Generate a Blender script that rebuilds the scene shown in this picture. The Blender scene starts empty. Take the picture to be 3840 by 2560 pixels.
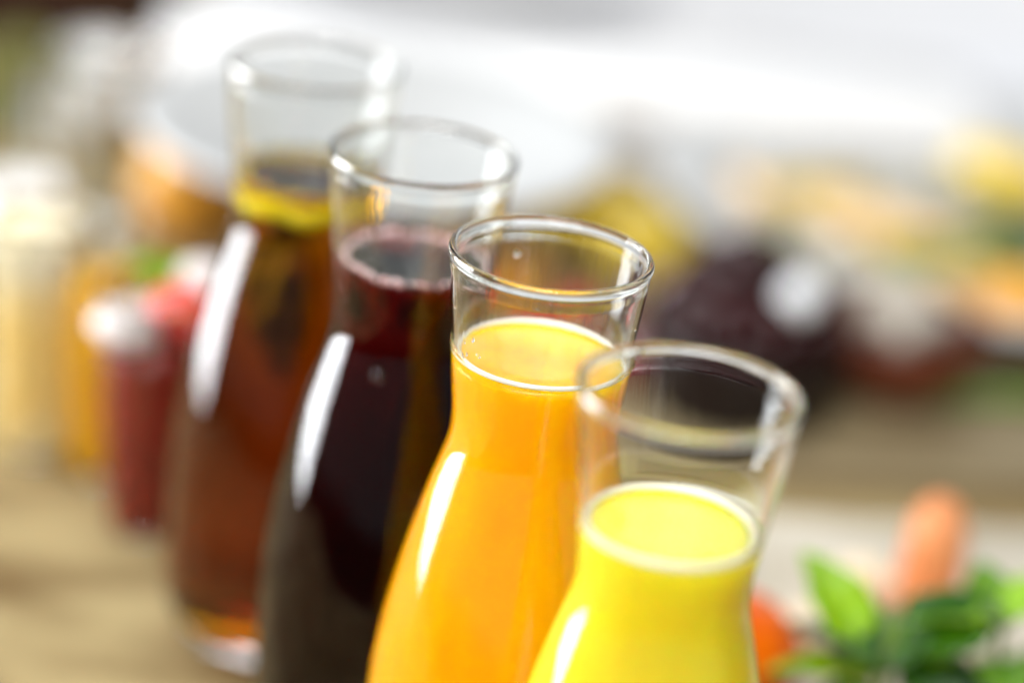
import bpy, bmesh, math, random
from mathutils import Vector, Matrix, noise
R = math.radians
scene = bpy.context.scene
col = scene.collection
rnd = random.Random(7)

# ------------------------------------------------------------------ camera
cam_data = bpy.data.cameras.new('camera')
cam = bpy.data.objects.new('camera', cam_data); col.objects.link(cam)
PITCH, ROLL = R(23.488), R(6.692)
fw = Vector((0, math.cos(PITCH), -math.sin(PITCH)))
up0 = Vector((0, math.sin(PITCH), math.cos(PITCH))); rt0 = Vector((1, 0, 0))
rt = math.cos(ROLL) * rt0 + math.sin(ROLL) * up0
up = -math.sin(ROLL) * rt0 + math.cos(ROLL) * up0
m = Matrix((rt, up, -fw)).transposed().to_4x4(); m.translation = Vector((0, 0, 0.5924))
cam.matrix_world = m
cam_data.sensor_width = 36; cam_data.lens = 93.75
cam_data.clip_start = 0.02; cam_data.clip_end = 100
cam_data.dof.use_dof = True; cam_data.dof.focus_distance = 0.900
cam_data.dof.aperture_fstop = 1.80
scene.camera = cam
scene.render.resolution_x = 1024; scene.render.resolution_y = 682

# ------------------------------------------------------------------ light
world = bpy.data.worlds.new('World'); scene.world = world; world.use_nodes = True
bg = world.node_tree.nodes['Background']
bg.inputs[0].default_value = (0.93, 0.96, 1.0, 1); bg.inputs[1].default_value = 0.22

def area(name, loc, target, sx, sy, power, colour=(1, 1, 1)):
    l = bpy.data.lights.new(name, 'AREA'); l.shape = 'RECTANGLE'; l.size = sx; l.size_y = sy
    l.energy = power; l.color = colour
    o = bpy.data.objects.new(name, l); col.objects.link(o); o.location = loc
    o.rotation_euler = (Vector(target) - Vector(loc)).to_track_quat('-Z', 'Y').to_euler()
    return o
area('window_side', (-1.75, 1.60, 0.18), (0.2, 1.40, 0.16), 1.15, 1.15, 92, (0.95, 0.97, 1))
area('window_back', (0.30, 3.6, 0.90), (0.05, 1.3, 0.1), 3.2, 1.0, 6, (0.95, 0.98, 1))
area('window_high', (0.10, 3.6, 1.80), (0.0, 0.9, 0.26), 2.6, 0.70, 13, (0.96, 0.98, 1))
area('front_fill', (-0.30, -0.45, 1.45), (0.0, 0.95, 0.1), 1.2, 0.6, 50, (1, 0.98, 0.95))  # unseen fill lamp added on the camera side to brighten the juices
area('ceiling_panel', (0.0, 1.05, 2.2), (0.0, 1.05, 0.0), 1.3, 0.75, 19, (1, 0.99, 0.97))
scene.view_settings.view_transform = 'Standard'; scene.view_settings.look = 'None'
scene.view_settings.exposure = 0.15; scene.view_settings.gamma = 1
cy = scene.cycles
cy.max_bounces = 24; cy.transmission_bounces = 20; cy.glossy_bounces = 8; cy.diffuse_bounces = 4
cy.transparent_max_bounces = 16; cy.caustics_reflective = True; cy.caustics_refractive = True
cy.blur_glossy = 0.3; cy.sample_clamp_indirect = 8; cy.use_denoising = True

# ------------------------------------------------------------------ materials
def nodes_of(name):
    mt = bpy.data.materials.new(name); mt.use_nodes = True
    return mt, mt.node_tree.nodes, mt.node_tree.links

def principled(name, c1, c2=None, scale=20, rough=0.5, coat=0.0, sss=0.0, bump=0.0, bscale=60, spec=0.5, metal=0, trans=0, detail=4, contrast=(0.35, 0.65), stretch=None):
    mt, n, l = nodes_of(name); b = n['Principled BSDF']
    b.inputs['Roughness'].default_value = rough; b.inputs['Coat Weight'].default_value = coat
    b.inputs['Coat Roughness'].default_value = 0.03
    b.inputs['Specular IOR Level'].default_value = spec; b.inputs['Metallic'].default_value = metal
    b.inputs['Transmission Weight'].default_value = trans
    if sss:
        b.inputs['Subsurface Weight'].default_value = sss; b.inputs['Subsurface Radius'].default_value = (1, .7, .2)
        b.inputs['Subsurface Scale'].default_value = 0.03 if sss == 1.0 else 0.006
    tc = n.new('ShaderNodeTexCoord'); mp = n.new('ShaderNodeMapping'); l.new(tc.outputs['Object'], mp.inputs[0])
    if stretch: mp.inputs['Scale'].default_value = stretch
    if c2:
        t = n.new('ShaderNodeTexNoise'); t.inputs['Scale'].default_value = scale; t.inputs['Detail'].default_value = detail
        l.new(mp.outputs[0], t.inputs['Vector'])
        r = n.new('ShaderNodeValToRGB'); r.color_ramp.elements[0].position = contrast[0]; r.color_ramp.elements[1].position = contrast[1]
        r.color_ramp.elements[0].color = (*c1, 1); r.color_ramp.elements[1].color = (*c2, 1)
        l.new(t.outputs['Fac'], r.inputs[0]); l.new(r.outputs[0], b.inputs['Base Color'])
    else: b.inputs['Base Color'].default_value = (*c1, 1)
    if bump:
        t2 = n.new('ShaderNodeTexNoise'); t2.inputs['Scale'].default_value = bscale; t2.inputs['Detail'].default_value = 5
        l.new(mp.outputs[0], t2.inputs['Vector'])
        bp = n.new('ShaderNodeBump'); bp.inputs['Strength'].default_value = bump; bp.inputs['Distance'].default_value = 0.002
        l.new(t2.outputs['Fac'], bp.inputs['Height']); l.new(bp.outputs[0], b.inputs['Normal'])
    return mt

def glass_mat(name, ior=1.48, colour=(1, 1, 1), wavy=0.0, vol=None, density=0, rough=0.0):
    mt, n, l = nodes_of(name); n.remove(n['Principled BSDF'])
    g = n.new('ShaderNodeBsdfGlass'); g.inputs['IOR'].default_value = ior; g.inputs['Color'].default_value = (*colour, 1)
    g.inputs['Roughness'].default_value = rough
    out = n['Material Output']; l.new(g.outputs[0], out.inputs['Surface'])
    if wavy:   # faint drawn streaks that run down blown glass
        tc = n.new('ShaderNodeTexCoord'); mp = n.new('ShaderNodeMapping'); mp.inputs['Scale'].default_value = (1, 1, 0.05)
        l.new(tc.outputs['Object'], mp.inputs[0])
        t = n.new('ShaderNodeTexNoise'); t.inputs['Scale'].default_value = 260; t.inputs['Detail'].default_value = 3
        l.new(mp.outputs[0], t.inputs['Vector'])
        bp = n.new('ShaderNodeBump'); bp.inputs['Strength'].default_value = wavy; bp.inputs['Distance'].default_value = 0.0004
        l.new(t.outputs['Fac'], bp.inputs['Height']); l.new(bp.outputs[0], g.inputs['Normal'])
    if vol:
        v = n.new('ShaderNodeVolumeAbsorption'); v.inputs['Color'].default_value = (*vol, 1); v.inputs['Density'].default_value = density
        l.new(v.outputs[0], out.inputs['Volume'])
    return mt

M = {}
M['glass'] = glass_mat('clear_glass', 1.42, (0.985, 0.99, 0.985), wavy=0.13)
M['tumbler'] = glass_mat('tumbler_glass', 1.47, (0.98, 0.985, 0.98))
M['water'] = glass_mat('water', 1.33)
def liquid_mat(name, level, vol, density):
    # where the liquid touches glass the index is liquid / glass, at its free surface liquid / air
    mt = glass_mat(name, 1.335, (1, 1, 1), vol=vol, density=density); n = mt.node_tree.nodes; l = mt.node_tree.links
    g = [k for k in n if k.type == 'BSDF_GLASS'][0]
    tc = n.new('ShaderNodeTexCoord'); sx = n.new('ShaderNodeSeparateXYZ'); l.new(tc.outputs['Object'], sx.inputs[0])
    c = n.new('ShaderNodeMath'); c.operation = 'GREATER_THAN'; l.new(sx.outputs['Z'], c.inputs[0]); c.inputs[1].default_value = level - 0.0004
    k = n.new('ShaderNodeMapRange'); l.new(c.outputs[0], k.inputs['Value']); k.inputs['To Min'].default_value = 1.335 / 1.42; k.inputs['To Max'].default_value = 1.335
    l.new(k.outputs[0], g.inputs['IOR']); return mt
M['tea'] = liquid_mat('tea', 0.258 - 0.046, (0.964, 0.900, 0.0), 300)
M['cola'] = liquid_mat('dark_red_juice', 0.258 - 0.041, (0.875, 0.08, 0.05), 300)
M['orange_juice'] = principled('orange_juice', (1.0, 0.45, 0.0), (1.0, 0.53, 0.0), scale=70, rough=0.12, sss=1.0, spec=0.4, contrast=(0.3, 0.7), stretch=(1, 1, 0.12), detail=6)
M['yellow_juice'] = principled('yellow_juice', (0.86, 0.73, 0.02), (0.94, 0.80, 0.04), scale=60, rough=0.12, sss=1.0, spec=0.4, stretch=(1, 1, 0.15), detail=6)
M['foam_glint_yellow'] = principled('pale_foam_glint', (0.97, 0.92, 0.70), rough=0.3, coat=0.5)  # pale tint of the foam line also paints the meniscus glint
M['foam_glint_white'] = principled('white_foam_glint', (0.98, 0.96, 0.88), rough=0.2, coat=0.8)
M['bubble_pink'] = principled('pink_foam', (0.85, 0.50, 0.50), (0.95, 0.78, 0.78), scale=400, rough=0.2, coat=1)
M['glow_gold'] = principled('gold_glow_beads', (0.85, 0.62, 0.02), (0.95, 0.8, 0.05), scale=300, rough=0.2, coat=1)  # gold tint that paints the glowing meniscus of the tea
M['wood'] = principled('pale_tan_wood', (0.12, 0.07, 0.024), (0.35, 0.275, 0.135), scale=9, rough=0.8, spec=0.15, bump=0.2, bscale=60, stretch=(1.0, 2.2, 1), contrast=(0.3, 0.62))
M['linen'] = principled('pale_linen', (0.40, 0.36, 0.28), (0.56, 0.52, 0.43), scale=16, rough=0.8, bump=0.4, bscale=400)
M['floor'] = principled('dark_floor', (0.035, 0.026, 0.02), (0.06, 0.045, 0.032), scale=3, rough=0.6)
M['cloth'] = principled('white_cloth', (0.74, 0.75, 0.78), (0.82, 0.82, 0.83), scale=4, rough=0.75, bump=0.4, bscale=300)
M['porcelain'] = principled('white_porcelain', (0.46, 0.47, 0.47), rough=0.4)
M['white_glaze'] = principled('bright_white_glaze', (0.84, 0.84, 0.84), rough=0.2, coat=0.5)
M['dark_wood'] = principled('dark_brown_wood', (0.022, 0.010, 0.006), (0.05, 0.024, 0.013), scale=20, rough=0.95, spec=0.1, stretch=(1, 6, 6))
M['black_glaze'] = principled('black_glaze', (0.010, 0.005, 0.004), rough=0.3, spec=0.25)
M['brown_glaze'] = principled('brown_glaze', (0.085, 0.014, 0.003), (0.12, 0.024, 0.005), scale=30, rough=0.4)
M['grape'] = principled('dark_grape_skin', (0.006, 0.001, 0.001), (0.040, 0.004, 0.006), scale=45, rough=0.10, spec=0.3)
M['plum'] = principled('plum_skin', (0.10, 0.006, 0.010), (0.16, 0.02, 0.025), scale=50, rough=0.15, coat=0.4)
M['highlight_lilac'] = principled('lilac_highlight', (0.34, 0.24, 0.33), (0.50, 0.42, 0.50), scale=60, rough=0.3)  # lilac highlight tone of the grapes put into a base colour
M['board'] = principled('olive_brown_wood', (0.15, 0.11, 0.055), (0.24, 0.19, 0.10), scale=14, rough=0.6, stretch=(1, 5, 1))
M['stem'] = principled('green_stem', (0.10, 0.17, 0.03), (0.16, 0.22, 0.05), scale=90, rough=0.5)
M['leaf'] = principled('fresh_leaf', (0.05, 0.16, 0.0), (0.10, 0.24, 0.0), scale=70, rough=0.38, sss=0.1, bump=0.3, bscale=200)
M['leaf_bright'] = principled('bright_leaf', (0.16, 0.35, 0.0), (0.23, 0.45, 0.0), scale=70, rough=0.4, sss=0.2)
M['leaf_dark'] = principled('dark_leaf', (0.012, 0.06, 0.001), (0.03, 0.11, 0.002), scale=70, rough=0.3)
M['olive'] = principled('olive_leaf', (0.10, 0.11, 0.012), (0.19, 0.19, 0.03), scale=60, rough=0.5)
M['tomato'] = principled('tomato_skin', (0.70, 0.09, 0.0), (0.82, 0.15, 0.0), scale=25, rough=0.25)
M['carrot'] = principled('carrot_skin', (0.60, 0.17, 0.04), (0.72, 0.32, 0.13), scale=60, rough=0.5, bump=0.3, bscale=120, stretch=(1, 1, 4))
M['strawberry'] = principled('strawberry_skin', (0.60, 0.015, 0.012), (0.75, 0.03, 0.02), scale=80, rough=0.2, coat=0.5, bump=0.6, bscale=500)
M['red_drink'] = principled('red_smoothie', (0.20, 0.006, 0.002), (0.28, 0.012, 0.004), scale=30, rough=0.35)
M['mango'] = principled('mango_smoothie', (0.84, 0.62, 0.22), (0.88, 0.74, 0.42), scale=22, rough=0.35, contrast=(0.42, 0.6))
M['golden'] = principled('golden_juice', (0.72, 0.36, 0.0), (0.80, 0.44, 0.004), scale=30, rough=0.3)
M['whipped'] = principled('whipped_cream', (0.62, 0.57, 0.56), rough=0.5)
M['cream'] = principled('cream_topping', (0.85, 0.74, 0.48), (0.90, 0.84, 0.66), scale=30, rough=0.4)
M['fruit_yellow'] = principled('yellow_fruit', (0.60, 0.42, 0.01), (0.74, 0.56, 0.06), scale=60, rough=0.3, sss=0.2)
M['fruit_orange'] = principled('orange_fruit', (0.70, 0.30, 0.02), (0.78, 0.42, 0.07), scale=60, rough=0.3, sss=0.2)
M['fruit_peach'] = principled('peach_fruit', (0.66, 0.44, 0.20), (0.74, 0.57, 0.34), scale=60, rough=0.35, sss=0.2)
M['fruit_white'] = principled('white_fruit', (0.56, 0.55, 0.46), (0.68, 0.67, 0.60), scale=60, rough=0.35, sss=0.2)
M['rind_green'] = principled('green_rind', (0.16, 0.22, 0.03), (0.28, 0.32, 0.06), scale=50, rough=0.4)
M['bread'] = principled('golden_crust', (0.50, 0.29, 0.12), (0.66, 0.45, 0.22), scale=30, rough=0.7, bump=0.5, bscale=80)
M['lemon_rind'] = principled('lemon_rind', (0.92, 0.72, 0.0), (0.95, 0.80, 0.02), scale=200, rough=0.4)
M['lemon_flesh'] = principled('lemon_flesh', (0.85, 0.70, 0.06), (0.92, 0.82, 0.25), scale=150, rough=0.4)
M['brewed_leaf'] = principled('brewed_leaf', (0.03, 0.035, 0.004), (0.07, 0.06, 0.008), scale=90, rough=0.5)
M['snack'] = principled('pale_snack', (0.34, 0.30, 0.25), (0.48, 0.44, 0.38), scale=60, rough=0.5)
M['highlight_white'] = principled('white_fruit_skin', (0.74, 0.78, 0.82), rough=0.3)  # bluish white highlight tone of the grapes put into a base colour
M['wax'] = principled('pale_cheese', (0.82, 0.66, 0.44), (0.86, 0.76, 0.58), scale=40, rough=0.5, sss=0.2)

# ------------------------------------------------------------------ helpers
def tag(o, label=None, cat=None, group=None, kind=None):
    for k, v in (('label', label), ('category', cat), ('group', group), ('kind', kind)):
        if v: o[k] = v
    return o
def empty(name, loc, label, cat, group=None, rz=0, tilt=(0, 0)):
    o = bpy.data.objects.new(name, None); col.objects.link(o); o.empty_display_size = 0.02
    o.location = loc; o.rotation_euler = (tilt[0], tilt[1], rz)
    return tag(o, label, cat, group)
def link(name, me, mat, parent=None, loc=None, rot=None):
    if mat and not me.materials: me.materials.append(mat)
    o = bpy.data.objects.new(name, me); col.objects.link(o)
    if parent: o.parent = parent
    if loc: o.location = loc
    if rot: o.rotation_euler = rot
    return o
def mesh(name, verts, faces, smooth=True):
    me = bpy.data.meshes.new(name); me.from_pydata(verts, [], faces); me.validate()
    bm = bmesh.new(); bm.from_mesh(me); bmesh.ops.recalc_face_normals(bm, faces=bm.faces); bm.to_mesh(me); bm.free()
    if smooth: me.polygons.foreach_set('use_smooth', [True] * len(me.polygons))
    me.update(); return me
def lathe(name, prof, seg=96, wobble=0.0):
    # closed-end profile: list of (r, z); r = 0 makes a pole
    vs, fs, rings = [], [], []
    for i, (r, z) in enumerate(prof):
        if r < 1e-6: rings.append([len(vs)]); vs.append((0, 0, z))
        else:
            st = len(vs)
            for k in range(seg):
                a = 2 * math.pi * k / seg
                w = 1 + wobble * noise.noise(Vector((math.cos(a) * 1.3, math.sin(a) * 1.3, z * 30)))
                vs.append((r * w * math.cos(a), r * w * math.sin(a), z))
            rings.append(list(range(st, st + seg)))
    for a, b in zip(rings, rings[1:]):
        if len(a) == 1 and len(b) == 1: continue
        for k in range(seg):
            k2 = (k + 1) % seg
            if len(a) == 1: fs.append((a[0], b[k2], b[k]))
            elif len(b) == 1: fs.append((a[k], a[k2], b[0]))
            else: fs.append((a[k], a[k2], b[k2], b[k]))
    return mesh(name, vs, fs)
def smooth_curve(pts, n):
    # Catmull-Rom through (z, r) points sorted by z, sampled evenly
    out = []; P = [pts[0]] + pts + [pts[-1]]
    for i in range(1, len(P) - 2):
        for j in range(n):
            t = j / n; p0, p1, p2, p3 = P[i-1], P[i], P[i+1], P[i+2]
            out.append(tuple(0.5 * ((2*p1[k]) + (-p0[k]+p2[k])*t + (2*p0[k]-5*p1[k]+4*p2[k]-p3[k])*t*t + (-p0[k]+3*p1[k]-3*p2[k]+p3[k])*t**3) for k in (0, 1)))
    out.append(pts[-1]); return out
def blob(name, rx, ry, rz_, seg=24, rings=16, lump=0.06, freq=3.0, seed=0):
    vs, fs = [(0, 0, -rz_)], []
    for i in range(1, rings):
        ph = -math.pi / 2 + math.pi * i / rings
        for k in range(seg):
            a = 2 * math.pi * k / seg
            d = Vector((math.cos(ph) * math.cos(a), math.cos(ph) * math.sin(a), math.sin(ph)))
            s = 1 + lump * noise.noise(d * freq + Vector((seed * 3.1, 0, 0)))
            vs.append((d.x * rx * s, d.y * ry * s, d.z * rz_ * s))
    vs.append((0, 0, rz_))
    for k in range(seg): fs.append((0, 1 + (k + 1) % seg, 1 + k))
    for i in range(rings - 2):
        for k in range(seg):
            a = 1 + i * seg + k; b = 1 + i * seg + (k + 1) % seg
            fs.append((a, b, b + seg, a + seg))
    last = len(vs) - 1; st = 1 + (rings - 2) * seg
    for k in range(seg): fs.append((st + k, st + (k + 1) % seg, last))
    return mesh(name, vs, fs)
def tube(name, pts, radii, seg=10):
    vs, fs = [], []
    pts = [Vector(p) for p in pts]
    for i, p in enumerate(pts):
        d = (pts[min(i + 1, len(pts) - 1)] - pts[max(i - 1, 0)]).normalized()
        s = d.cross(Vector((0.31, 0.17, 0.93))).normalized(); t = d.cross(s)
        for k in range(seg):
            a = 2 * math.pi * k / seg
            vs.append(tuple(p + (s * math.cos(a) + t * math.sin(a)) * radii[i]))
    for i in range(len(pts) - 1):
        for k in range(seg):
            k2 = (k + 1) % seg; fs.append((i*seg+k, i*seg+k2, (i+1)*seg+k2, (i+1)*seg+k))
    fs.append(tuple(reversed(range(seg)))); fs.append(tuple(range((len(pts)-1)*seg, len(pts)*seg)))
    return mesh(name, vs, fs)
def leaf_mesh(name, L, W, curl=0.35, fold=0.35, thick=0.0006, nu=14, nv=8, ripple=0.06):
    # blade along +x from the stalk, cupped along the midrib and drooping to its tip, with real thickness
    vs, fs = [], []
    def pt(u, v):
        w = W * 0.5 * (math.sin(math.pi * min(1, u ** 0.8)) ** 0.75) * (1 - 0.25 * u)
        x = L * u; y = w * v
        z = fold * abs(y) - curl * L * u * u + ripple * L * 0.5 * math.sin(u * 17 + v * 2) * abs(v) * w / (W * 0.5 + 1e-9)
        z -= 0.04 * W * math.exp(-(v * 6) ** 2)
        return x, y, z
    for s in (1, -1):
        for i in range(nu + 1):
            for j in range(nv + 1):
                x, y, z = pt(i / nu, -1 + 2 * j / nv); vs.append((x, y, z + s * thick * 0.5))
    N = (nu + 1) * (nv + 1); q = lambda i, j: i * (nv + 1) + j
    for i in range(nu):
        for j in range(nv):
            a, b, c, d = q(i, j), q(i + 1, j), q(i + 1, j + 1), q(i, j + 1)
            fs.append((a, b, c, d)); fs.append((N + d, N + c, N + b, N + a))
    for i in range(nu):
        for j in (0, nv): fs.append((q(i, j), q(i + 1, j), N + q(i + 1, j), N + q(i, j)))
    return mesh(name, vs, fs)
def wedge_mesh(name, r, h, ang, seg=14, lump=0.04):
    # a cut wedge of fruit: curved back, two flat cut faces, rounded ends
    vs, fs = [], []
    n = 7
    for i in range(seg + 1):
        t = -1 + 2 * i / seg; rr = r * math.sqrt(max(0.02, 1 - t * t * 0.96))
        ring = [(t * h, 0, 0)]
        for k in range(n):
            a = -ang / 2 + ang * k / (n - 1)
            s = 1 + lump * noise.noise(Vector((t * 2, a * 3, r * 50)))
            ring.append((t * h, rr * math.sin(a) * s, rr * math.cos(a) * s))
        vs += ring
    m_ = n + 1
    for i in range(seg):
        for k in range(m_):
            k2 = (k + 1) % m_; fs.append((i*m_+k, i*m_+k2, (i+1)*m_+k2, (i+1)*m_+k))
    fs.append(tuple(range(m_))); fs.append(tuple(reversed(range(seg*m_, (seg+1)*m_))))
    return mesh(name, vs, fs, smooth=True)
def sharpen(me, deg=40):
    try: me.set_sharp_from_angle(angle=R(deg))
    except Exception: pass
    return me
def slab(name, sx, sy, sz, bev=0.002, seg=3):
    bm = bmesh.new(); bmesh.ops.create_cube(bm, size=1)
    bmesh.ops.scale(bm, vec=(sx, sy, sz), verts=bm.verts); bmesh.ops.translate(bm, vec=(0, 0, sz / 2), verts=bm.verts)
    bmesh.ops.bevel(bm, geom=bm.edges[:], offset=bev, segments=seg, affect='EDGES', profile=0.5)
    me = bpy.data.meshes.new(name); bm.to_mesh(me); bm.free()
    me.polygons.foreach_set('use_smooth', [True] * len(me.polygons)); return sharpen(me, 50)

# ------------------------------------------------------------------ setting
def table():
    vs, fs = [], []
    nx, ny = 60, 90
    for j in range(ny + 1):
        for i in range(nx + 1):
            x = -0.62 + 1.57 * i / nx; y = 0.665 + 2.185 * j / ny
            vs.append((x, y, 0))
    for j in range(ny):
        for i in range(nx):
            a = j * (nx + 1) + i; fs.append((a, a + 1, a + nx + 2, a + nx + 1))
    n0 = len(vs)
    ring = [(-0.62, 0.665), (0.95, 0.665), (0.95, 2.85), (-0.62, 2.85)]
    for x, y in ring: vs.append((x, y, 0)); vs.append((x, y, -0.035))
    for k in range(4):
        a = n0 + 2 * k; b = n0 + 2 * ((k + 1) % 4); fs.append((a, b, b + 1, a + 1))
    fs.append(tuple(n0 + 2 * k + 1 for k in range(4)))
    return tag(link('table_top', mesh('table_top', vs, fs, smooth=False), M['wood']), kind='structure')
table()
tag(link('floor', mesh('floor', [(-6, -5, -0.74), (6, -5, -0.74), (6, 7, -0.74), (-6, 7, -0.74)], [(0, 1, 2, 3)], smooth=False), M['floor']), kind='structure')

# white cloth over the far part of the table, soft folds, rounded corner
def cloth():
    vs, fs = [], []
    nx, ny = 110, 90
    for s in (1, 0):
        for j in range(ny + 1):
            for i in range(nx + 1):
                u, v = i / nx, j / ny
                x = -0.262 + 1.15 * u; y0 = 1.70 + 0.16 * math.exp(-((x + 0.262) / 0.05)) - 0.10 * max(0, min(1, x / 0.3))
                y = y0 + (2.80 - y0) * v
                f = 0.006 * (0.5 + 0.5 * math.sin(x * 21 + 3 * math.sin(y * 5))) * min(1, v * 8) + 0.008 * max(0, noise.noise(Vector((x * 7, y * 5, 2))))
                vs.append((x, y, 0.0012 + f + (0.0016 if s else 0)))
    N = (nx + 1) * (ny + 1); q = lambda i, j: j * (nx + 1) + i
    for j in range(ny):
        for i in range(nx):
            a, b, c, d = q(i, j), q(i+1, j), q(i+1, j+1), q(i, j+1); fs += [(a, b, c, d), (N+d, N+c, N+b, N+a)]
    for i in range(nx):
        for j in (0, ny): fs.append((q(i, j), q(i+1, j), N+q(i+1, j), N+q(i, j)))
    for j in range(ny):
        for i in (0, nx): fs.append((q(i, j), q(i, j+1), N+q(i, j+1), N+q(i, j)))
    return tag(link('tablecloth', mesh('tablecloth', vs, fs), M['cloth']), 'white cloth spread over the far half of the tan table', 'tablecloth')
cloth()

# ------------------------------------------------------------------ carafes
H = 0.258
PROF = [(0.006, 0.0405), (0.018, 0.0462), (0.040, 0.0476), (0.062, 0.0480), (0.085, 0.0480), (0.100, 0.0470), (0.118, 0.0446),
        (0.136, 0.0412), (0.152, 0.0376), (0.166, 0.0341), (0.177, 0.0310), (0.184, 0.0291), (0.190, 0.0281), (0.197, 0.0280), (0.206, 0.0289),
        (0.220, 0.0306), (0.236, 0.0325), (0.250, 0.0340), (0.2565, 0.0347)]
OUT = smooth_curve(PROF, 5)
def r_out(z):
    for (z0, r0), (z1, r1) in zip(OUT, OUT[1:]):
        if z0 <= z <= z1: return r0 + (r1 - r0) * (z - z0) / (z1 - z0 + 1e-12)
    return OUT[0][1] if z < OUT[0][0] else OUT[-1][1]
WALL = 0.0017
def carafe_glass(level, men=0.0016):
    prof = [(0, 0.0028), (0.020, 0.0022), (0.030, 0.0006), (0.034, 0.0), (0.038, 0.0018)]
    prof += [(r, z) for z, r in OUT]
    prof += [(0.0350, 0.2572), (0.0353, 0.2580), (0.0353, 0.2588), (0.0349, 0.2596), (0.0342, 0.2600), (0.0335, 0.2600), (0.0329, 0.2595), (0.0325, 0.2587), (0.0325, 0.2579), (0.0327, 0.2570)]
    prof += [(r - WALL - (0.0002 if z > 0.252 else 0), z) for z, r in reversed(OUT) if z > level + men + 0.001 and z < 0.256]
    prof += [(r_out(level) - WALL, level + men)]   # below this the liquid itself is the inner surface
    return lathe('carafe_glass', prof, 128)
def liquid_mesh(name, level, over=0.0, men=0.0016):
    prof = [(0, 0.0092), (0.020, 0.0095), (0.032, 0.0105), (0.040, 0.0135)]
    prof += [(r - WALL + over, z) for z, r in OUT if 0.016 < z < level - 0.0005]
    rt_ = r_out(level) - WALL + over
    prof += [(rt_, level + men), (rt_ - 0.0004, level + men * 0.95), (rt_ - 0.0008, level + men * 0.55), (rt_ - 0.0016, level + men * 0.22), (rt_ - 0.003, level), (rt_ * 0.6, level - 0.0001), (0, level - 0.0001)]
    return lathe(name, prof, 128)
def droplet(parent, phi, z, size, inner=True):
    r = r_out(z) - (WALL if inner else 0); a = R(phi)
    o = link('water_droplet', DROP, None, parent)
    s = -1 if inner else 1
    nx, ny = math.cos(a), math.sin(a)
    o.matrix_local = Matrix.Translation(((r - s * 0.0 + s * 0.0001) * nx, (r + s * 0.0001) * ny, z)) @ Matrix.Rotation(a, 4, 'Z') @ Matrix.Diagonal((size * 0.5, size, size * 1.15, 1))
    return o
DROP = blob('water_droplet', 1, 1, 1, 14, 10, 0.05); DROP.materials.append(M['water'])
def ring_beads(name, level, count, rad, mat, parent, band=0.0022, seed=3):
    rg = random.Random(seed); vs, fs = [], []
    R0 = r_out(level) - WALL
    for i in range(count):
        a = 2 * math.pi * (i + rg.uniform(-.4, .4)) / count; s = rad * rg.uniform(0.55, 1.15); rr = R0 - s * 0.8 - rg.uniform(0, band)
        c = Vector((rr * math.cos(a), rr * math.sin(a), level + s * 0.5))
        base = len(vs); seg, rings = 8, 5
        vs.append(tuple(c + Vector((0, 0, -s))))
        for p in range(1, rings):
            ph = -math.pi/2 + math.pi * p / rings
            for k in range(seg):
                b = 2*math.pi*k/seg; vs.append(tuple(c + s * Vector((math.cos(ph)*math.cos(b), math.cos(ph)*math.sin(b), math.sin(ph)))))
        vs.append(tuple(c + Vector((0, 0, s))))
        for k in range(seg): fs.append((base, base+1+(k+1) % seg, base+1+k))
        for p in range(rings-2):
            for k in range(seg):
                x = base+1+p*seg+k; y = base+1+p*seg+(k+1) % seg; fs.append((x, y, y+seg, x+seg))
        last = len(vs)-1; st = base+1+(rings-2)*seg
        for k in range(seg): fs.append((st+k, st+(k+1) % seg, last))
    o = link(name, mesh(name, vs, fs), mat, parent); o['kind'] = 'stuff'; return o
def foam_glint_ring(level, minor, mat, parent):  # pale foam line that also paints the bright glint along the meniscus
    R0 = r_out(level) - WALL - minor * 0.95
    prof = [(R0 + minor * math.cos(t_ * math.pi / 6), level + 0.0004 + minor * 1.1 * math.sin(t_ * math.pi / 6)) for t_ in range(13)]
    return link('foam_glint_ring', lathe('foam_glint_ring', prof, 128), mat, parent)
def carafe(x, y, rz, label, drink, level, mat):
    t = empty('glass_carafe', (x, y, 0.0002), label, 'carafe', 'glass carafes of juice in a row', R(rz))
    link('glass_body', carafe_glass(level), M['glass'], t)
    link(drink, liquid_mesh(drink, level), mat, t)
    return t
c_yel = carafe(0.0562, 0.7457, 20, 'clear glass carafe of bright yellow juice, nearest the basil and tomato', 'yellow_juice', H - 0.047, M['yellow_juice'])
c_org = carafe(0.0100, 0.8450, 75, 'clear glass carafe of orange juice with droplets inside its sharp rim', 'orange_juice', H - 0.0375, M['orange_juice'])
c_red = carafe(-0.0403, 0.9291, 130, 'clear glass carafe of nearly black dark red juice with pink bubbles round the surface', 'dark_red_juice', H - 0.041, M['cola'])
c_tea = carafe(-0.0911, 1.0200, 200, 'clear glass carafe of amber brown tea with golden edge, next to the red drink', 'amber_tea', H - 0.046, M['tea'])
ring_beads('bubble_or_glow_ring', H - 0.041, 66, 0.0015, M['bubble_pink'], c_red)
ring_beads('bubble_or_glow_ring', H - 0.046, 60, 0.0010, M['glow_gold'], c_tea, seed=5)  # gold beads put in for the light glowing in the tea's meniscus
foam_glint_ring(H - 0.0375 + 0.0009, 0.0008, M['foam_glint_white'], c_org); foam_glint_ring(H - 0.047 + 0.0008, 0.0012, M['foam_glint_yellow'], c_yel)
for phi, z, s in ((112, 0.246, .0014), (86, 0.232, .0011), (95, 0.228, .0007), (5, 0.246, .0007), (358, 0.235, .0009), (350, 0.228, .0007),
                  (340, 0.222, .0012), (10, 0.226, .0008), (352, 0.216, .0014), (222, 0.233, .0008), (228, 0.228, .0006), (215, 0.226, .0007), (330, 0.231, .0006), (200, 0.240, .0006)):
    droplet(c_org, phi - 75, z, s)
dg = random.Random(21)
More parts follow.
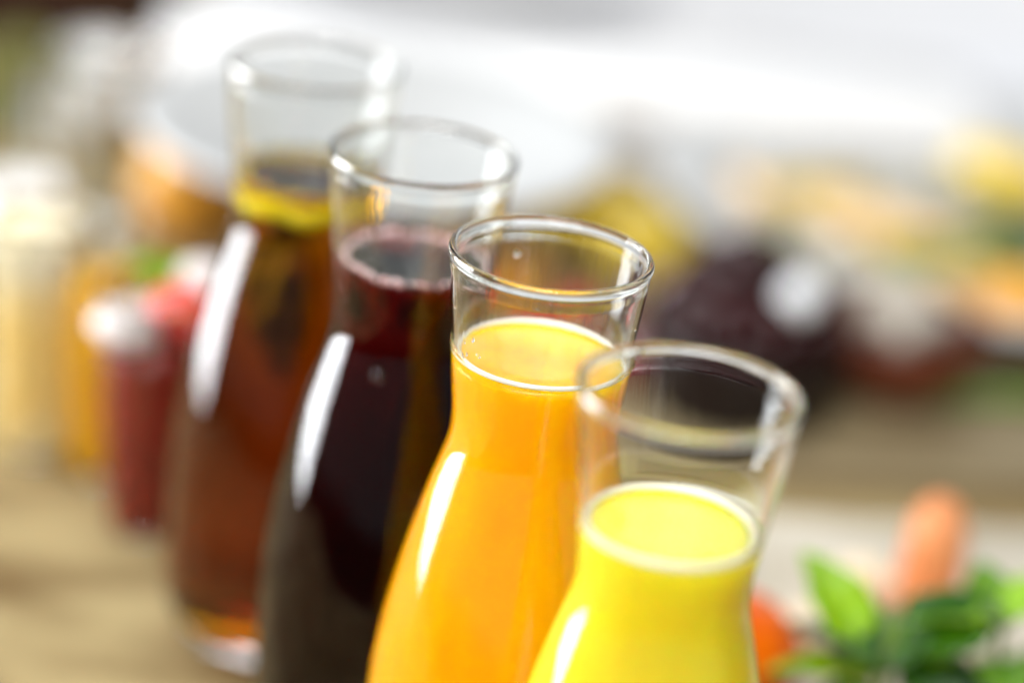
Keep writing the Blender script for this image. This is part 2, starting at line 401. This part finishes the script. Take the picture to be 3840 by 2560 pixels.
for k in range(16): droplet(c_org, dg.choice((dg.uniform(330, 380), dg.uniform(195, 235))) - 75, dg.uniform(.223, .245), dg.uniform(.0003, .0007))
for phi, z, s in ((20, 0.236, .001), (300, 0.232, .0008)):
    droplet(c_yel, phi - 20, z, s)
droplet(c_red, 255 - 130, 0.181, 0.0022, inner=False); droplet(c_red, 300 - 130, 0.24, 0.0009)

lz = H - 0.046
def peel_mesh():
    vs, fs, n = [], [], 60
    for i in range(n + 1):
        a = R(178 + 172 * i / n); w = min(1, 6 * i / n, 6 * (n - i) / n) ** 0.5; zc = 0.0012 * math.sin(i * 0.31)
        for r_, z_ in ((.0263, -.0045 * w), (.0265, .0042 * w), (.0246, .0036 * w), (.0244, -.0040 * w)):
            vs.append((r_ * math.cos(a), r_ * math.sin(a), z_ + zc))
    for i in range(n):
        for k in range(4):
            k2 = (k + 1) % 4; fs.append((4*i+k, 4*i+k2, 4*i+4+k2, 4*i+4+k))
    fs += [(0, 1, 2, 3), (4*n+3, 4*n+2, 4*n+1, 4*n)]
    return mesh('lemon_peel', vs, fs)
ls = link('lemon_peel', peel_mesh(), M['lemon_rind'], loc=(-0.0911, 1.0200, lz - 0.0075))
tag(ls, 'curl of bright yellow lemon peel just under the surface of the amber tea', 'lemon peel')
tl = empty('mint_leaves', (-0.0911, 1.0200, lz - 0.020), 'dark brewed mint leaves hanging in the amber tea below the lemon peel', 'mint')
TL_ = leaf_mesh('brewed_leaf', .048, .022, .2, .3)
for a_, e_, z_ in ((215, -68, -.004), (250, -78, -.020)):
    link('leaf', TL_, M['brewed_leaf'], tl, loc=(0.004 * math.cos(R(a_)), 0.004 * math.sin(R(a_)), z_), rot=(0, R(-e_), R(a_)))
link('stem', tube('brewed_stem', [(0, 0, 0.002), (.003, 0, -.03), (-.002, .002, -.07)], [.0014, .0014, .001]), M['brewed_leaf'], tl)

# ------------------------------------------------------------------ filled and empty glasses at the left
def tumbler_mesh(name, h, rb, rt_, wall=0.0016, base=0.008):
    prof = [(0, 0.0006), (rb * 0.8, 0.0), (rb, 0.0015)] + [(rb + (rt_ - rb) * k / 10, 0.0015 + (h - 0.0025) * k / 10) for k in range(1, 11)]
    prof += [(rt_, h - 0.0003), (rt_ - wall * 0.5, h), (rt_ - wall, h - 0.0005)]
    prof += [(rb + (rt_ - rb) * k / 10 - wall, base + (h - base - 0.001) * k / 10) for k in range(9, 0, -1)] + [(rb - wall - 0.001, base), (0, base)]
    return lathe(name, prof, 64)
def drink_mesh(name, h, rb, rt_, H_, wall=0.0016, base=0.008, dome=0.0):
    f = lambda z: rb + (rt_ - rb) * (z / H_) - wall + 0.0002
    prof = [(0, base - 0.0002), (f(base) - 0.001, base - 0.0002)] + [(f(base + (h - base) * k / 8), base + (h - base) * k / 8) for k in range(1, 9)]
    prof += [(f(h) * 0.8, h + dome * 0.5), (f(h) * 0.4, h + dome * 0.9), (0, h + dome)]
    return lathe(name, prof, 48)
t = empty('drinking_glass', (-0.161, 1.098, 0.0002), 'tall tapered glass of red smoothie topped with a strawberry and mint leaf', 'glass', None)
link('glass_body', tumbler_mesh('tall_tumbler', 0.118, 0.0155, 0.0255, base=0.003), M['tumbler'], t)
link('red_smoothie', drink_mesh('red_smoothie', 0.098, 0.0155, 0.0255, 0.118, base=0.003, dome=0.002), M['red_drink'], t)
t = empty('drinking_glass', (-0.227, 1.168, 0.0002), 'tall glass of pale yellow smoothie with a cream top, at the left frame edge', 'glass', None)
link('glass_body', tumbler_mesh('wide_tumbler', 0.122, 0.020, 0.0255, base=0.003), M['tumbler'], t)
link('mango_smoothie', drink_mesh('mango_smoothie', 0.092, 0.020, 0.0255, 0.122, base=0.003), M['mango'], t)
link('cream_top', drink_mesh('cream_top', 0.020, 0.0243, 0.0250, 0.030, base=0.0, dome=0.008), M['cream'], t, loc=(0, 0, 0.0925))

def strawberry(loc, rot, label):
    s = empty('strawberry', loc, label, 'strawberry'); s.rotation_euler = rot
    prof = [(0, -0.019), (0.004, -0.0175), (0.009, -0.011), (0.0125, -0.003), (0.0135, 0.004), (0.011, 0.010), (0.006, 0.0125), (0, 0.0120)]
    link('fruit', lathe('strawberry_fruit', [(r, z) for z, r in smooth_curve([(z, r) for r, z in prof], 3)], 28, 0.08), M['strawberry'], s)
    for k in range(5):
        link('sepal', SEPAL, M['leaf'], s, loc=(0, 0, 0.0128), rot=(0, R(12), R(72 * k)))
    return s
SEPAL = leaf_mesh('sepal', 0.011, 0.005, 0.3, 0.2, 0.0004, 6, 4)
strawberry((-0.150, 1.092, 0.113), (R(60), R(20), 0), 'red strawberry resting in the mouth of the red smoothie glass')
mint = empty('mint_sprig', (-0.160, 1.112, 0.096), 'small bright green mint sprig standing in the red smoothie', 'mint sprig')
link('stem', tube('mint_stem', [(0, 0, 0), (-0.001, 0, 0.012), (-0.001, 0.001, 0.024)], [.0012, .001, .0008]), M['stem'], mint)
ML = leaf_mesh('mint_leaf', 0.020, 0.014, 0.3, 0.3)
for k, (a, e, zz) in enumerate(((200, 50, .022), (20, 45, .022), (110, 30, .016), (290, 35, .018), (250, 70, .024))):
    link('leaf', ML, M['leaf_bright'], mint, loc=(-0.001, 0, zz), rot=(0, R(-e), R(a)))

TUM = tumbler_mesh('empty_tumbler', 0.105, 0.026, 0.034, 0.0022, 0.012)
for x, y, lab in ((-0.252, 1.470, 'empty clear tumbler in front of the olive leaves'),):
    t = empty('empty_tumbler', (x, y, 0.0002), lab, 'tumbler'); link('glass_body', TUM, M['tumbler'], t)
HIGHLIGHT_CUP = lathe('highlight_cup_bowl', [(0, .002), (.013, .001), (.0145, 0), (.0155, .003), (.0215, .014), (.0245, .030), (.0255, .042), (.0248, .0432), (.024, .042), (.0228, .030), (.0198, .015), (.012, .006), (0, .005)], 40)
HND = tube('highlight_cup_handle', [(.0235, 0, .034), (.031, 0, .035), (.036, 0, .028), (.034, 0, .018), (.0225, 0, .015)], [.0022] * 5, 8)
for x, y, z, rz_, lab in ((-0.290, 1.625, .0002, 30, 'white cup shape for a blurred highlight at the far left beside the dark crate'), (-0.292, 1.555, .0002, 80, 'white cup shape for a blurred highlight, in front of the one by the crate'),
                       (-0.232, 1.640, .0002, 200, 'white cup shape for a blurred highlight between the bread roll and the large plate'), (-0.288, 1.400, .0002, 140, 'white cup shape for a blurred highlight nearest the left end, behind the pale smoothie')):
    t = empty('highlight_cup', (x, y, z), lab, 'highlight stand-in', 'white cup shapes for blurred highlights at the left of the table', R(rz_))  # cup shapes added to stand in for blurred highlight discs
    link('highlight_cup_bowl', HIGHLIGHT_CUP, M['white_glaze'], t); link('highlight_handle', HND, M['white_glaze'], t)
t = empty('drinking_glass', (-0.193, 1.150, 0.0002), 'short glass of deep golden juice standing between the pale smoothie and the red smoothie', 'glass')
link('glass_body', tumbler_mesh('short_tumbler', 0.110, 0.014, 0.019, base=0.003), M['tumbler'], t)
link('golden_juice', drink_mesh('golden_juice', 0.100, 0.014, 0.019, 0.110, base=0.003), M['golden'], t)
DOL = blob('cream_dollop', .017, .015, .010, 20, 14, .3, 2.4, 4)
tag(link('cream_dollop', DOL, M['whipped'], loc=(-0.170, 1.088, 0.106)), 'white cream dollop on the near side of the red smoothie', 'cream')
tag(link('cream_dollop', blob('cream_dollop', .013, .012, .012, 20, 14, .3, 2.4, 9), M['whipped'], loc=(-0.141, 1.110, 0.121)), 'white cream dollop behind the strawberry on the red smoothie', 'cream')
# leafy herb at the far left
def sprig(name, loc, label, cat, n, L, W, spread, mat, seed, height=0.05, mats=None):
    rg = random.Random(seed); o = empty(name, loc, label, cat)
    link('stem', tube(name + '_stem', [(0, 0, 0), (0.002, 0.001, height * .5), (0, 0.002, height)], [.0018, .0015, .001]), M['stem'], o)
    lm = [leaf_mesh('leaf', L * s, W * s, 0.35, 0.3) for s in (1, .8, .6)]
    for i in range(n):
        a = i * 137.5 + rg.uniform(-20, 20); z = height * (0.25 + 0.75 * i / n)
        link('leaf', lm[i % 3], (mats or [mat])[i % len(mats or [mat])], o, loc=(0, 0, z), rot=(R(rg.uniform(-15, 15)), R(-rg.uniform(-5, spread)), R(a))).data.materials
    return o
sprig('herb_sprig', (-0.322, 1.520, 0), 'dull olive green herb sprig standing on the table behind the tumblers', 'herb', 22, 0.045, 0.024, 60, M['olive'], 4, 0.09)

# ------------------------------------------------------------------ plates and dark crate behind
def plate_mesh(name, r, h, foot=0.5, th=0.004):
    prof = [(0, 0.0015), (r * foot * .9, 0.0015), (r * foot, 0), (r * foot + .004, 0.001), (r * (foot + .15), h * .30), (r * .9, h * .82), (r, h), (r + .001, h + th * .5), (r - .002, h + th),
            (r * .88, h * .80 + th), (r * (foot + .12), h * .28 + th), (r * foot, th + .001), (0, th)]
    return lathe(name, prof, 96)
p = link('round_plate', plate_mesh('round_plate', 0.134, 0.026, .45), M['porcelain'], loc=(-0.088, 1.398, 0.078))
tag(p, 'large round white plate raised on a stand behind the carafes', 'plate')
st = link('plate_stand', lathe('plate_stand', [(0, 0), (.052, 0), (.054, .003), (.045, .008), (.018, .016), (.013, .03), (.013, .055), (.022, .070), (.040, .0775), (0, .0775)], 48), M['dark_wood'], loc=(-0.088, 1.398, 0.0003))
tag(st, 'dark wooden foot holding up the large round white plate', 'stand')
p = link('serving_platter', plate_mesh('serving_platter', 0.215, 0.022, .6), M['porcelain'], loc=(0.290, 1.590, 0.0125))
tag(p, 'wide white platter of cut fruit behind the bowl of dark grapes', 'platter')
tr = link('light_band_tray', slab('light_band_tray', 0.56, 0.13, 0.030, 0.012, 4), M['white_glaze'], loc=(0.02, 1.745, 0.0215), rot=(0, 0, R(2)))  # tray added to make the bright stripe of light across the cloth
tag(tr, 'long glossy white tray standing in for the bright light band on the cloth', 'tray')
pl2 = link('oval_dish', plate_mesh('oval_dish', 0.17, 0.03, .5), M['white_glaze'], loc=(-0.085, 2.03, 0.019)); pl2.scale = (1, .8, 1)
tag(pl2, 'white oval dish on the cloth beyond the tray standing in for the light band', 'dish')
cr = empty('wooden_crate', (-0.408, 1.868, 0.0005), 'dark brown wooden crate beside the corner of the white cloth', 'crate', rz=R(2))
SL = slab('crate_slat', 0.26, 0.010, 0.036, 0.0015, 2)
for k in range(3):
    link('slat', SL, M['dark_wood'], cr, loc=(0, -0.10, 0.004 + k * 0.043)); link('slat', SL, M['dark_wood'], cr, loc=(0, 0.10, 0.004 + k * 0.043))
SL2 = slab('crate_end_slat', 0.010, 0.188, 0.036, 0.0015, 2)
for k in range(3):
    link('slat', SL2, M['dark_wood'], cr, loc=(-0.124, 0, 0.004 + k * 0.043)); link('slat', SL2, M['dark_wood'], cr, loc=(0.124, 0, 0.004 + k * 0.043))
link('crate_floor', slab('crate_floor', 0.236, 0.188, 0.006, 0.001, 2), M['dark_wood'], cr, loc=(0, 0, 0.001))

# ------------------------------------------------------------------ grapes
bd = link('serving_board', slab('serving_board', 0.42, 0.15, 0.009, 0.002, 2), M['board'], loc=(0.255, 1.315, 0.0003), rot=(0, 0, R(9)))
sprig('herb_sprig', (0.292, 1.490, 0.030), 'dark green herb leaves lying among the fruit on the platter', 'herb', 12, 0.040, 0.024, 30, M['leaf_dark'], 8, 0.035)
tag(bd, 'olive brown wooden board under the small bowl and the dark grapes', 'board')
gb = link('grape_bowl', lathe('grape_bowl', [(0, .002), (.046, .001), (.049, 0), (.051, .003), (.054, .014), (.0555, .028), (.056, .045), (.055, .0465), (.0535, .045), (.0525, .028), (.0505, .014), (.044, .007), (0, .0055)], 64), M['black_glaze'], loc=(0.122, 1.298, 0.0096))
tag(gb, 'glossy black bowl holding the dark grapes', 'bowl')
gr = empty('grape_bunch', (0.122, 1.298, 0.018), 'heap of dark purple grapes in the glossy black bowl', 'grapes')
GM = [blob('grape', .0118, .0118, .0135, 20, 14, 0.03, seed=s) for s in range(3)]
rg = random.Random(12)
spots = []
for lay, (zz, rad, n) in enumerate(((.013, .028, 8), (.027, .035, 10), (.041, .038, 12), (.054, .031, 9), (.066, .019, 6), (.076, .004, 1))):
    for k in range(n):
        a = 2 * math.pi * (k + 0.5 * lay) / n + rg.uniform(-.15, .15)
        spots.append((rad * math.cos(a), rad * math.sin(a), zz + rg.uniform(-.003, .003)))
for k in range(4): a = k * 1.6; spots.append((.012 * math.cos(a), .012 * math.sin(a), .045))
for i, s in enumerate(spots):
    link('grape', GM[i % 3], M['grape'], gr, loc=s, rot=(rg.uniform(-.8, .8), rg.uniform(-.8, .8), rg.uniform(0, 6)))
link('stalk', tube('grape_stalk', [(0, 0, .06), (.004, .0, .080), (.014, .002, .092)], [.0022, .002, .0026]), M['stem'], gr)

for x, y, z, r_, mt, lab in ((0.143, 1.274, 0.082, .013, 'highlight_white', 'white ball standing in for a highlight on the right shoulder of the dark grape heap'),
                            (0.090, 1.372, 0.028, .020, 'highlight_lilac', 'pale lilac ball standing in for a highlight behind the left side of the dark grapes'),
                            (0.078, 1.330, 0.022, .017, 'highlight_lilac', 'smaller pale lilac ball standing in for a highlight between the dark plum and the grape bowl')):
    o = link('highlight_ball', blob('highlight_ball', r_, r_, r_ * .95, 20, 14, .05, 2, 3), M[mt], loc=(x, y, z)); tag(o, lab, 'fruit')  # pale balls added in place of highlight discs on the grapes

# small brown bowl heaped with pale pieces
bb = link('small_bowl', lathe('small_bowl', [(0, .002), (.018, .001), (.020, 0), (.022, .003), (.030, .012), (.0345, .024), (.0355, .033), (.0345, .0342), (.033, .033), (.0315, .024), (.027, .014), (.019, .008), (0, .0065)], 48), M['brown_glaze'], loc=(0.208, 1.338, 0.0096))
bb.scale = (1.35, 1.35, 1.25)
tag(bb, 'small red-brown bowl right of the grapes, heaped with pale pieces', 'bowl')
PC = [blob('pale_piece', .010, .008, .006, 12, 8, .35, 2.5, s) for s in range(3)]
ch = empty('pale_snack', (0.208, 1.338, 0.046), 'heap of pale cream pieces in the small red-brown bowl', 'snack')
for i in range(16):
    a = i * 2.4; rr = .024 * math.sqrt(i / 16)
    link('piece', PC[i % 3], M['snack'], ch, loc=(rr * math.cos(a), rr * math.sin(a), .003 + .012 * (1 - i / 16)), rot=(rnd.uniform(0, 3), rnd.uniform(0, 3), rnd.uniform(0, 3)))
lk = empty('green_onion', (0.262, 1.330, 0.0125), 'thin green onion stalk lying on the table by the small red-brown bowl', 'green onion')
link('stalk', tube('onion_stalk', [(-.045, -.012, 0), (0, 0, .001), (.05, .014, .0), (.10, .034, .002)], [.002, .0032, .0035, .002]), M['leaf'], lk)
link('stalk', tube('onion_stalk', [(-.02, -.002, 0), (.02, .012, .004), (.07, .018, .003)], [.002, .003, .002]), M['leaf_dark'], lk)

# ------------------------------------------------------------------ cut fruit on the wide platter
W1 = wedge_mesh('fruit_wedge', .022, .034, R(75)); W2 = wedge_mesh('fruit_chunk', .020, .020, R(110)); W3 = wedge_mesh('fruit_crescent', .026, .042, R(60))
for w in (W1, W2, W3): sharpen(w, 45)
def fruit(x, y, z, me, mat, label, cat, rz, tilt=0.0, s=1.0, rind=None):
    o = empty('fruit_slice', (x, y, z), label, cat, 'cut fruit on the wide white platter', R(rz)); o.rotation_euler[0] = R(90 + tilt)
    c = bpy.data.meshes.get(me.name + mat.name) or me.copy(); c.name = me.name + mat.name
    f = link('flesh', c, None, o);
    if not c.materials: c.materials.append(mat)
    f.scale = (s, s, s)
    if rind:
        c2 = bpy.data.meshes.get(me.name + '_rind') or me.copy()
        c2.name = me.name + '_rind'
        if not c2.materials: c2.materials.append(rind)
        k = link('rind', c2, None, o); k.scale = (s * 0.98, s * 0.80, s * 1.04); k.location = (0, 0, 0.0004)
    return o
fr = [(0.176, 1.590, W1, 'fruit_yellow', 'deep yellow fruit wedge at the far left edge of the wide white platter', 20, 1.1, None),
      (0.213, 1.530, W3, 'fruit_peach', 'long pale peach fruit slice behind the deep brown bowl', -25, 1.1, None),
      (0.243, 1.625, W3, 'fruit_white', 'big whitish fruit slice at the back of the wide white platter', 35, 1.2, None),
      (0.309, 1.640, W1, 'fruit_yellow', 'yellow fruit wedge at the back right of the platter', -30, 1.2, None),
      (0.270, 1.560, W1, 'fruit_peach', 'pale peach fruit wedge in the middle of the platter', 60, 1.1, None),
      (0.250, 1.500, W3, 'fruit_yellow', 'melon slice with green rind lying on the platter', 10, 1.1, 'rind_green'),
      (0.300, 1.510, W3, 'fruit_white', 'pale melon slice with green rind near the right end of the platter', -35, 1.0, 'rind_green'),
      (0.255, 1.440, W1, 'fruit_peach', 'peach-coloured fruit wedge at the front of the platter', 15, 1.1, None),
      (0.287, 1.425, W2, 'fruit_orange', 'orange fruit chunk at the front right edge of the platter', -20, 1.2, None),
      (0.218, 1.440, W3, 'fruit_white', 'whitish fruit slice at the front of the platter behind the small bowl', -10, 0.9, None),
      (0.172, 1.470, W2, 'fruit_white', 'small whitish fruit chunk on the platter just behind the grapes', 40, 0.9, None),
      (0.145, 1.560, W1, 'fruit_peach', 'peach fruit wedge at the left rim of the platter', -60, 0.8, None),
      (0.330, 1.560, W1, 'fruit_yellow', 'yellow fruit wedge at the outer right side of the platter', 80, 1.1, None)]
for i, (x, y, w, mt, lab, rz, s, rind) in enumerate(fr):
    fruit(x, y, 0.034 + 0.004 * (i % 2), w, M[mt], lab, 'fruit slice', rz, rnd.uniform(-15, 15), s, M[rind] if rind else None)

# ------------------------------------------------------------------ fruit on the table between the carafes and the plates
def ball(name, x, y, r, mat, label, cat, squash=1.0, stalk=True, seed=1):
    o = empty(name, (x, y, 0), label, cat)
    link('fruit', blob(name + '_skin', r, r, r * squash, 32, 20, 0.05, 2.0, seed), mat, o, loc=(0, 0, r * squash))
    if stalk: link('stalk', tube(name + '_stalk', [(0, 0, r * squash * 1.93), (.001, 0, r * squash * 2.06), (.003, 0, r * squash * 2.15)], [.002, .0016, .0018], 8), M['stem'], o)
    return o
ball('orange_fruit', -0.196, 1.462, .037, M['fruit_orange'], 'whole orange in the shade behind the red smoothie glass', 'orange', .95)
ball('lemon', 0.036, 1.520, .030, M['fruit_yellow'], 'yellow lemon on the table just behind the orange juice carafe', 'lemon', .85, seed=2)
ball('lemon', 0.072, 1.478, .026, M['fruit_yellow'], 'smaller yellow lemon between the other lemon and the grape bowl', 'lemon', .9, seed=5)
ball('apricot', -0.006, 1.400, .024, M['fruit_orange'], 'orange apricot on the table behind the rim of the orange juice carafe', 'apricot', .95, seed=6)
strawberry((0.036, 1.372, 0.016), (R(80), R(10), R(20)), 'large red strawberry lying on the table behind the orange juice rim')
strawberry((0.012, 1.330, 0.015), (R(95), R(0), R(120)), 'red strawberry lying on the table beside the apricot')
ball('red_plum', 0.062, 1.318, .024, M['plum'], 'dark plum on the table between the strawberries and the grape bowl', 'plum', .95, seed=8)
fg = link('bread_roll', blob('bread_roll', .045, .034, .022, 28, 16, .12, 2.2, 3), M['bread'], loc=(-0.215, 1.64, .022)); tag(fg, 'golden bread roll on the table beyond the whole orange', 'bread roll')

# ------------------------------------------------------------------ garnish, lower right
pm = link('placemat', slab('placemat', 0.40, 0.235, 0.0016, 0.0006, 1), M['linen'], loc=(0.300, 1.085, 0.0004), rot=(0, 0, R(7)))
tag(pm, 'pale beige linen placemat under the basil, carrots and cheese cubes', 'placemat')
ball('tomato', 0.106, 0.995, .032, M['tomato'], 'ripe orange-red tomato right behind the yellow juice carafe', 'tomato', .88, seed=9)
cs = empty('carrot', (0.202, 1.085, 0.0), 'upright orange carrot piece standing behind the basil leaves', 'carrot')
link('root', lathe('carrot_root', [(0, 0), (.011, .0005), (.0140, .004), (.0150, .03), (.0142, .058), (.0112, .075), (.0055, .083), (0, .0845)], 24, .12), M['carrot'], cs)
cs.scale = (1.0, 1.0, 0.82)
cs2 = empty('carrot', (0.171, 1.072, 0.011), 'shorter peach-orange carrot piece lying beside the upright carrot', 'carrot', rz=R(100)); cs2.rotation_euler[1] = R(90)
link('root', lathe('carrot_root', [(0, -.02), (.008, -.0195), (.010, -.015), (.011, .01), (.0095, .022), (0, .025)], 20, .1), M['carrot'], cs2)
bas = empty('basil_sprig', (0.166, 0.945, 0.0), 'green basil sprig with broad glossy leaves in front of the carrot', 'basil')
link('stem', tube('basil_stem', [(0, 0, 0), (.001, 0, .03), (-.001, .002, .06), (0, .002, .085)], [.003, .0026, .002, .0014]), M['stem'], bas)
BL = [leaf_mesh('basil_leaf', .050 * s, .041 * s, .30, .30) for s in (1.0, .85, .7)]
# (x, y, z, length scale index, rx, elevation, azimuth, material)
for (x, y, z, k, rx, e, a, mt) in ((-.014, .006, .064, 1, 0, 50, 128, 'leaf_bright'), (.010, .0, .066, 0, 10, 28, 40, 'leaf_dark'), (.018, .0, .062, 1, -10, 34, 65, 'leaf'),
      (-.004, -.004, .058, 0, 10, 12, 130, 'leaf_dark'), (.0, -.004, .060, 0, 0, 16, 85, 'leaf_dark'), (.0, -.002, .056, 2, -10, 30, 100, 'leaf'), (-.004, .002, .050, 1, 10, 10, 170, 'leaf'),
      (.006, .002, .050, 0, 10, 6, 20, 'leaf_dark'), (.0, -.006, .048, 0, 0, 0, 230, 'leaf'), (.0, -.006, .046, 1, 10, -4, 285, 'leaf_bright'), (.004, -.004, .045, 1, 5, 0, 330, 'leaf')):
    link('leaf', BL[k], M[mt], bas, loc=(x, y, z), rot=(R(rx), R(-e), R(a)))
bas2 = empty('basil_sprig', (0.222, 0.968, 0.0), 'second basil sprig at the right frame edge with pale highlight on a leaf', 'basil')
link('stem', tube('basil_stem', [(0, 0, 0), (-.003, 0, .03), (-.008, .0, .062), (-.01, .0, .078)], [.003, .0024, .002, .0014]), M['stem'], bas2)
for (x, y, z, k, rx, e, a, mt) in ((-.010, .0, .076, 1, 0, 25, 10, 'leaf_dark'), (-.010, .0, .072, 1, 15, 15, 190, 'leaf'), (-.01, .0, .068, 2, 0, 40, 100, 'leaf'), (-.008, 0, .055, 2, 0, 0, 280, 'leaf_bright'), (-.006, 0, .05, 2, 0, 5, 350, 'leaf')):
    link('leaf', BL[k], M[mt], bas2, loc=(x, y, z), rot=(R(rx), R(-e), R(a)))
for i, (x, y, s, lab) in enumerate(((0.148, 1.058, 1.0, 'pale cream cheese cube between the tomato and the carrots'), (0.166, 1.030, .9, 'pale cheese cube just in front of the short carrot'),
                                    (0.215, 1.075, 1.2, 'larger pale cheese cube behind the upright carrot'), (0.236, 1.008, 1.1, 'pale cheese cube beside the second basil sprig'), (0.176, 1.110, 1.0, 'pale peach cheese cube farthest back behind the carrots'))):
    me = slab('cheese_cube', .020, .018, .017, .003, 3)
    o = link('cheese_cube', me, M['wax'], loc=(x, y, 0.0003), rot=(0, 0, R(25 + 40 * i))); o.scale = (s, s, s)
    tag(o, lab, 'cheese cube', 'pale cheese cubes by the carrots')
